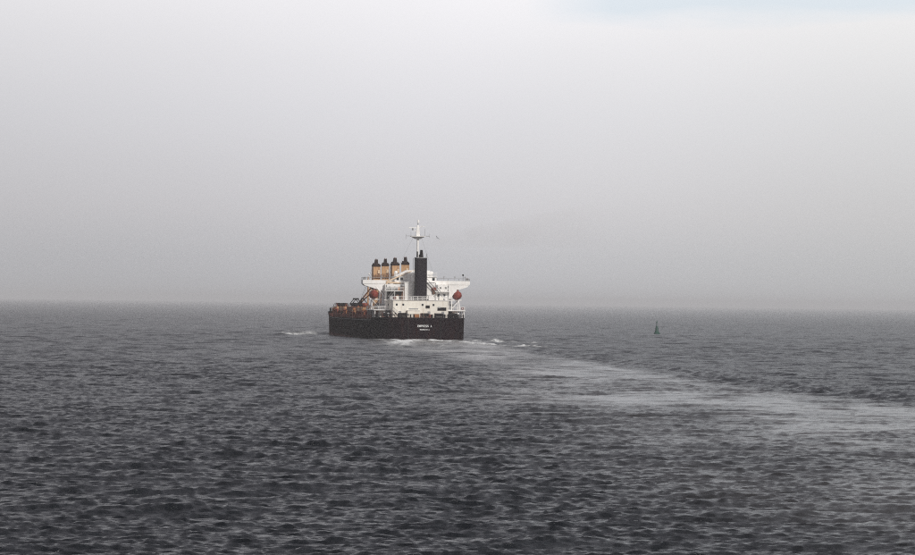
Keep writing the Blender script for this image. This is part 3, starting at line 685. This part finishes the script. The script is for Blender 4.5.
def crane(s, slew, lift):
    e = empty('deck_crane'); e.parent = ship; e.location = (0, s, 0); e.rotation_euler = (0, 0, 0)
    MB().cyl((0, 0, 6.2), (0, 0, 15.6), 1.25, 1.15, n=18).build('pedestal', M['tan'], e, smooth=True)
    MB().cyl((0, 0, 15.6), (0, 0, 16.3), 1.55, n=18).build('slewing_ring', M['black'], e)
    q = Matrix.Rotation(R(slew), 4, 'Z')
    def rot(mb): bmesh.ops.transform(mb.bm, matrix=q, verts=mb.bm.verts); return mb
    rot(MB().loft([[(-1.22, -1.5, 16.3), (1.22, -1.5, 16.3), (1.22, 1.5, 16.3), (-1.22, 1.5, 16.3)], [(-1.2, -1.35, 23.2), (1.2, -1.35, 23.2), (1.2, 1.2, 23.2), (-1.2, 1.2, 23.2)]])).build('crane_house', M['tan'], e)
    rot(MB().box(-1.25, 1.25, -1.45, 1.3, 23.2, 23.95, .08).box(-1.05, -.62, -1.0, .9, 23.95, 24.4).box(.62, .95, -1.0, .6, 23.95, 24.25).loft([[(-.6, -.75, 23.95), (.6, -.75, 23.95), (.6, .6, 23.95), (-.6, .6, 23.95)], [(-.45, -.5, 25.6), (.45, -.5, 25.6), (.45, .3, 25.6), (-.45, .3, 25.6)]])).build('sheave_head', M['cap'], e)
    for xx in (-.25, .25): rot(MB().cyl((xx-.08, -.1, 25.5), (xx+.08, -.1, 25.5), .38, n=12)).build('sheave', M['brown'], e)
    rot(MB().rail([(-1.3, -1.9, 19.6), (1.3, -1.9, 19.6)], h=1.0, step=.9, r=.05).box(-1.35, 1.35, -1.95, -1.38, 19.5, 19.6)).build('service_platform', M['brown'], e)
    rot(MB().box(.3, 1.0, -1.75, -1.45, 20.9, 22.1, .05)).build('motor_box', M['tan_pale'], e)
    rot(MB().box(-.5, .5, 1.3, 2.3, 18.2, 20.4, .06)).build('operator_cab', M['tan_pale'], e)
    rot(MB().box(-.42, .42, 2.3, 2.36, 19.0, 20.1)).build('cab_window', M['window'], e)
    rot(MB().box(-.5, .5, -1.62, -1.5, 17.0, 18.6)).build('access_door', M['rust'], e)
    # twin-beam jib lowered on to the deck
    Lj = 25.5; a = R(lift); hinge = Vector((0, 1.6, 16.6)); tip = hinge+Vector((0, Lj*math.cos(a), Lj*math.sin(a)))
    j = MB()
    for dx in (-1, 1): j.cyl(hinge+Vector((dx*.95, 0, 0)), tip+Vector((dx*.35, 0, 0)), .34, .26, n=4)
    for k in range(1, 9):
        t = k/9; p = hinge.lerp(tip, t); wd = .95+(.35-.95)*t; j.cyl(p+Vector((-wd, 0, 0)), p+Vector((wd, 0, 0)), .13, n=5)
    rot(j).build('jib', M['tan'], e)
    rot(MB().box(tip.x-.5, tip.x+.5, tip.y-.5, tip.y+.6, tip.z-.55, tip.z+.55, .08)).build('jib_head', M['black'], e)
    wv = MB()
    for dx in (-.3, .3): wv.cyl(Vector((dx, .2, 25.5)), tip+Vector((dx*.6, 0, .5)), .035, n=4)
    rot(wv).build('luffing_wire', M['black'], e)
    rot(MB().cyl(tip+Vector((0, 0, -.5)), tip+Vector((0, 0, -1.4)), .25, .2, n=8)).build('hook_block', M['black'], e)
    return e
for s, sl, lf in ((52.5, -9, -14.5), (82, 7, -14.5), (110.2, -4, -14.5), (138.2, 5, -12)): crane(s, sl, lf)
for (a, b_, hw) in (HATCH[3], HATCH[4]):     # dark hoops standing on the edge of the forward covers
    for y in np.arange(a+1, b_, 5.0):
        hp = MB(); pts = [(-hw+.6+.9*math.cos(t), y, 9.75+1.15*math.sin(t)) for t in np.linspace(0, math.pi, 9)]
        for p, q in zip(pts, pts[1:]): hp.cyl(p, q, .09, n=6)
        hp.build('hose_hoop', M['black'], ship)
rd_ = random.Random(5)
for i in range(60):     # small gear crowding the port side walkway and the covers
    y = rd_.uniform(50, 154); x = -rd_.uniform(12.6, 13.7); z = 6.25; kind = rd_.choice(['locker', 'reel', 'vent', 'pipe'])
    if rd_.random() < .4: x = -rd_.uniform(8.5, 12.2); z = 9.75
    if z > 7 and not any(a+.6 < y < b_-.6 for a, b_, hw in HATCH): continue
    mm = M[rd_.choice(['rust', 'orange_brown', 'deck', 'black', 'brown', 'rust', 'rust', 'deck'])]; h = rd_.uniform(.8, 2.2) if z < 7 else rd_.uniform(.5, 1.2)
    if kind == 'locker': MB().box(x-.5, x+.5, y-.8, y+.8, z, z+h, .05).box(x-.56, x+.56, y-.86, y+.86, z+h, z+h+.08).build('gear_locker', mm, ship)
    elif kind == 'reel': MB().cyl((x-.4, y, z+.7), (x+.4, y, z+.7), .55, n=12).cyl((x-.45, y, z+.7), (x-.38, y, z+.7), .75, n=12).cyl((x+.38, y, z+.7), (x+.45, y, z+.7), .75, n=12).box(x-.5, x+.5, y-.15, y+.15, z, z+.4).build('hose_reel', mm, ship)
    elif kind == 'vent': MB().cyl((x, y, z), (x, y, z+h), .22, n=8).ball((x, y, z+h), .48, .48, .3, 10, 6).build('deck_vent', mm, ship)
    else: MB().cyl((x, y-1.5, z+.25), (x, y+1.5, z+.25), .2, n=8).cyl((x, y-1.4, z+.25), (x, y-1.4, z+h), .14, n=8).build('deck_pipe', mm, ship)
# forecastle gear
for x, y in ((-9.5, 158.5), (-4, 160), (4, 160), (9.5, 158.5)): winch(x, y, 9.07, 'rust', 1.0)
MB().rail([(-13.6, 157, 8.0), (-12.2, 166.5, 8.3), (-9.4, 173, 8.6), (-6.3, 177.6, 8.9), (-3.1, 182, 9.1), (0, 184.2, 9.3), (3.1, 182, 9.1), (6.3, 177.6, 8.9), (9.4, 173, 8.6), (12.2, 166.5, 8.3), (13.6, 157, 8.0)], h=1.1, step=2.2, r=.055).build('forecastle_railing', M['black'], ship)
MB().box(-13.0, -8.2, 153.9, 155.2, 6.4, 9.3, .05).build('forecastle_store', M['orange_brown'], ship)
MB().box(-8.0, 13.0, 153.9, 155.2, 6.4, 9.05, .05).build('forecastle_store', M['rust'], ship)
fm = MB().cyl((0, 163, 9.05), (0, 163, 20), .35, .2, n=10).build('foremast', M['tan'], ship); MB().box(-1.2, 1.2, 162.7, 163.3, 17, 17.2).build('crosstree', M['tan'], fm)
for x, y, h in ((-13.2, 139, 2.6), (-13.2, 109.5, 2.4), (-13.1, 81, 2.6), (-13.1, 53, 2.5)):
    MB().cyl((x, y, 6.2), (x, y, 6.2+h), .3, n=8).ball((x, y, 6.2+h+.1), .55, .55, .4).build('ventilator', M['rust'] if y > 100 else M['orange_brown'], ship)
MB().box(-13.4, -11.9, 53.8, 56.2, 6.25, 8.9, .06).build('deck_store', M['rust'], ship)
MB().box(-13.4, -11.9, 82, 85, 6.25, 9.1, .06).build('deck_store', M['tan'], ship)
MB().box(-13.4, -11.9, 110.5, 113, 6.25, 9.2, .06).build('deck_store', M['orange_brown'], ship)
MB().box(-13.2, -11.9, 136, 138, 6.25, 9.0, .06).build('deck_store', M['rust'], ship)

# ---------------------------------------------------------------- things carried by the ship
SM = Matrix.Translation(SHIP) @ Matrix.Rotation(HEAD, 4, 'Z')
def sw(x, y, z): return SM @ Vector((x, y, z))
def lifeboat(label, x):
    o = empty('lifeboat', sw(x, 25.4, 12.36), HEAD); tag(o, label, 'lifeboat', "the ship's two lifeboats")
    prof = [(-3.6, .35, .45), (-3.2, .9, .8), (-2.2, 1.32, .97), (0, 1.48, 1.0), (2.2, 1.25, .97), (3.2, .75, .8), (3.75, .15, .5)]
    mb = MB(); rings = []
    for y, hw, k in prof:
        rings.append([(hw*.12, y, 1.5-1.5*k), (hw*.62, y, 1.5-1.2*k), (hw*.95, y, 1.5-.55*k), (hw, y, 1.5), (-hw, y, 1.5), (-hw*.95, y, 1.5-.55*k), (-hw*.62, y, 1.5-1.2*k), (-hw*.12, y, 1.5-1.5*k)])
    mb.loft(rings).build('hull', M['boat'], o, smooth=True)
    mb = MB(); rings = []
    for y, hw, k in prof:
        rings.append([(hw*.97, y, 1.52), (hw*.85, y, 1.52+.55*k), (hw*.5, y, 1.52+.98*k), (hw*.16, y, 1.52+1.15*k), (-hw*.16, y, 1.52+1.15*k), (-hw*.5, y, 1.52+.98*k), (-hw*.85, y, 1.52+.55*k), (-hw*.97, y, 1.52)])
    mb.loft(rings).build('canopy', M['boat'], o, smooth=True)
    MB().loft([[(-.42, -2.6, 2.4), (.42, -2.6, 2.4), (.42, -1.3, 2.5), (-.42, -1.3, 2.5)], [(-.26, -2.4, 3.25), (.26, -2.4, 3.25), (.26, -1.5, 3.25), (-.26, -1.5, 3.25)]]).build('steering_cupola', M['boat'], o)
    for sx in (-.18, .18): MB().box(sx-.1, sx+.1, -2.52, -2.46, 2.85, 3.1).build('cupola_window', M['window'], o)
    MB().box(-.35, .35, -3.46, -3.3, 1.65, 2.2, .03).build('hatch', M['rust'], o)
    MB().cyl((0, -3.2, .3), (0, -3.9, .25), .12).build('propeller_shaft', M['black'], o)
    return o
lifeboat('red lifeboat hanging in davits under the left bridge wing', -12.9)
lifeboat('red lifeboat hanging in davits under the right bridge wing', 13.0)

def grab(label, x, y, z):
    o = empty('cargo_grab', sw(x, y, z), HEAD); tag(o, label, 'cargo grab', 'black cargo grabs on the hatches')
    for sg in (-1, 1):
        MB().loft([[(sg*.05, -1.1, 0), (sg*.9, -1.1, .1), (sg*1.7, -1.1, 1.0), (sg*.2, -1.1, 1.3)], [(sg*.05, 1.1, 0), (sg*.9, 1.1, .1), (sg*1.7, 1.1, 1.0), (sg*.2, 1.1, 1.3)]]).build('bucket_jaw', M['black'], o)
        MB().cyl((sg*1.5, 0, 1.0), (sg*.3, 0, 2.5), .14, n=6).build('arm', M['black'], o)
    MB().box(-.6, .6, -.5, .5, 2.3, 2.8, .08).build('head_block', M['black'], o)
grab('black clamshell cargo grab resting on the hatch nearest the gap before the left bridge wing', -11.0, 93, 9.78)
grab('black clamshell cargo grab, farthest forward of the grabs on the port side hatches', -10.6, 104, 9.78)
grab('black clamshell cargo grab hidden partly behind the left lifeboat', -11.0, 75, 9.78)

# ---------------------------------------------------------------- buoy
def buoy():
    r = ray(656.8, 334.2); t = -CAM_H/r.z; p = Vector((r.x*t, r.y*t, 0))
    o = empty('navigation_buoy', p, .4); tag(o, 'green conical channel buoy with a lattice top floating right of the ship', 'buoy')
    MB().cyl((0, 0, -.6), (0, 0, .55), 1.25, 1.25, n=24).cyl((0, 0, .55), (0, 0, .95), 1.25, .8, n=24).build('float', M['green'], o)
    MB().cyl((0, 0, .95), (0, 0, 3.3), .78, .42, n=16).build('body', M['green'], o)
    f = MB()
    for k in range(4):
        a = math.pi/2*k+.4; f.cyl((.42*math.cos(a), .42*math.sin(a), 3.3), (.22*math.cos(a), .22*math.sin(a), 4.6), .05, n=5)
    f.cyl((0, 0, 3.9), (0, 0, 3.95), .36, n=12).build('lattice_tower', M['green'], o)
    MB().cyl((0, 0, 4.6), (0, 0, 5.35), .36, .04, n=12).build('cone_topmark', M['green'], o)
    MB().cyl((0, 0, 4.45), (0, 0, 4.62), .3, n=12).build('lantern_plate', M['green'], o)
    MB().cyl((0, 0, 5.25), (0, 0, 5.42), .1, n=8).build('lantern', M['green'], o)
buoy()

# ---------------------------------------------------------------- gull
def gull(label, p, heading, bank):
    o = empty('gull', p, 0); o.rotation_euler = (0, R(bank), R(heading)); o.scale = (1.2, 1.2, 1.2); tag(o, label, 'bird')
    mg = paint('gull_grey', (.10, .10, .11), .8, (.06, .06, .06), .2, False)
    b = MB(); rings = []
    for y, r_ in ((-.30, .015), (-.2, .045), (-.05, .085), (.1, .08), (.2, .055), (.26, .05), (.31, .03), (.36, .008)):
        rings.append([(r_*math.cos(t)*1.0, y, r_*math.sin(t)+.0) for t in [2*math.pi*k/10 for k in range(10)]])
    for sg in (-1, 1):
        pass
    b.loft(rings)
    for sg in (-1, 1):
        pts = [(0.05, .13, -.07, .02), (.3, .16, -.04, .16), (.5, .10, -.06, .14), (.68, .0, -.07, .06)]
        rg = []
        for x, y1, y0, z in pts: rg.append([(sg*x, y0, z), (sg*x, y1, z), (sg*x, y1, z+.02), (sg*x, y0, z+.02)])
        b.loft(rg)
    o2 = b.build('body', mg, o)
gull('dark gull flying to the right of the ship mast', at(437.2, 237.8, 1290), 35, 40)

# ---------------------------------------------------------------- exhaust smoke
def smoke():
    base = sw(.5, 14.5, 27.6); mb = MB(); rings = []
    for k in range(15):
        t = k/14; c = base+Vector((62*t, 6*t, 1.2+7.5*t**.7)); rz = .5+7.5*t**.75; ry = .5+6.5*t**.75
        if k == 14: rz *= .5; ry *= .5
        rings.append([(c.x, c.y+ry*math.cos(a), c.z+rz*math.sin(a)) for a in [2*math.pi*i/16 for i in range(16)]])
    mb.loft(rings)
    m = bpy.data.materials.new('exhaust_smoke'); m.use_nodes = True; nt = m.node_tree; nt.nodes.clear(); L = nt.links.new
    o = nt.nodes.new('ShaderNodeOutputMaterial'); v = nt.nodes.new('ShaderNodeVolumePrincipled')
    v.inputs['Color'].default_value = (.45, .30, .18, 1); v.inputs['Anisotropy'].default_value = 0
    tc = nt.nodes.new('ShaderNodeTexCoord'); n = nt.nodes.new('ShaderNodeTexNoise'); n.inputs['Scale'].default_value = .11; n.inputs['Detail'].default_value = 3
    L(tc.outputs['Object'], n.inputs[0])
    mr = nt.nodes.new('ShaderNodeMapRange'); mr.inputs[1].default_value = .22; mr.inputs[2].default_value = .75; mr.inputs[3].default_value = 0; mr.inputs[4].default_value = .026
    L(n.outputs[0], mr.inputs[0])
    sp = nt.nodes.new('ShaderNodeSeparateXYZ'); L(tc.outputs['Object'], sp.inputs[0])
    fo = nt.nodes.new('ShaderNodeMapRange'); fo.inputs[1].default_value = base.x+5; fo.inputs[2].default_value = base.x+58; fo.inputs[3].default_value = 1; fo.inputs[4].default_value = 0
    L(sp.outputs['X'], fo.inputs[0])
    L(math_n(nt, 'MULTIPLY', mr.outputs[0], fo.outputs[0]), v.inputs['Density']); L(v.outputs[0], o.inputs['Volume'])
    tag(mb.build('exhaust_smoke', m), 'thin brownish exhaust smoke drifting right from the funnel', 'smoke', kind='stuff')
smoke()
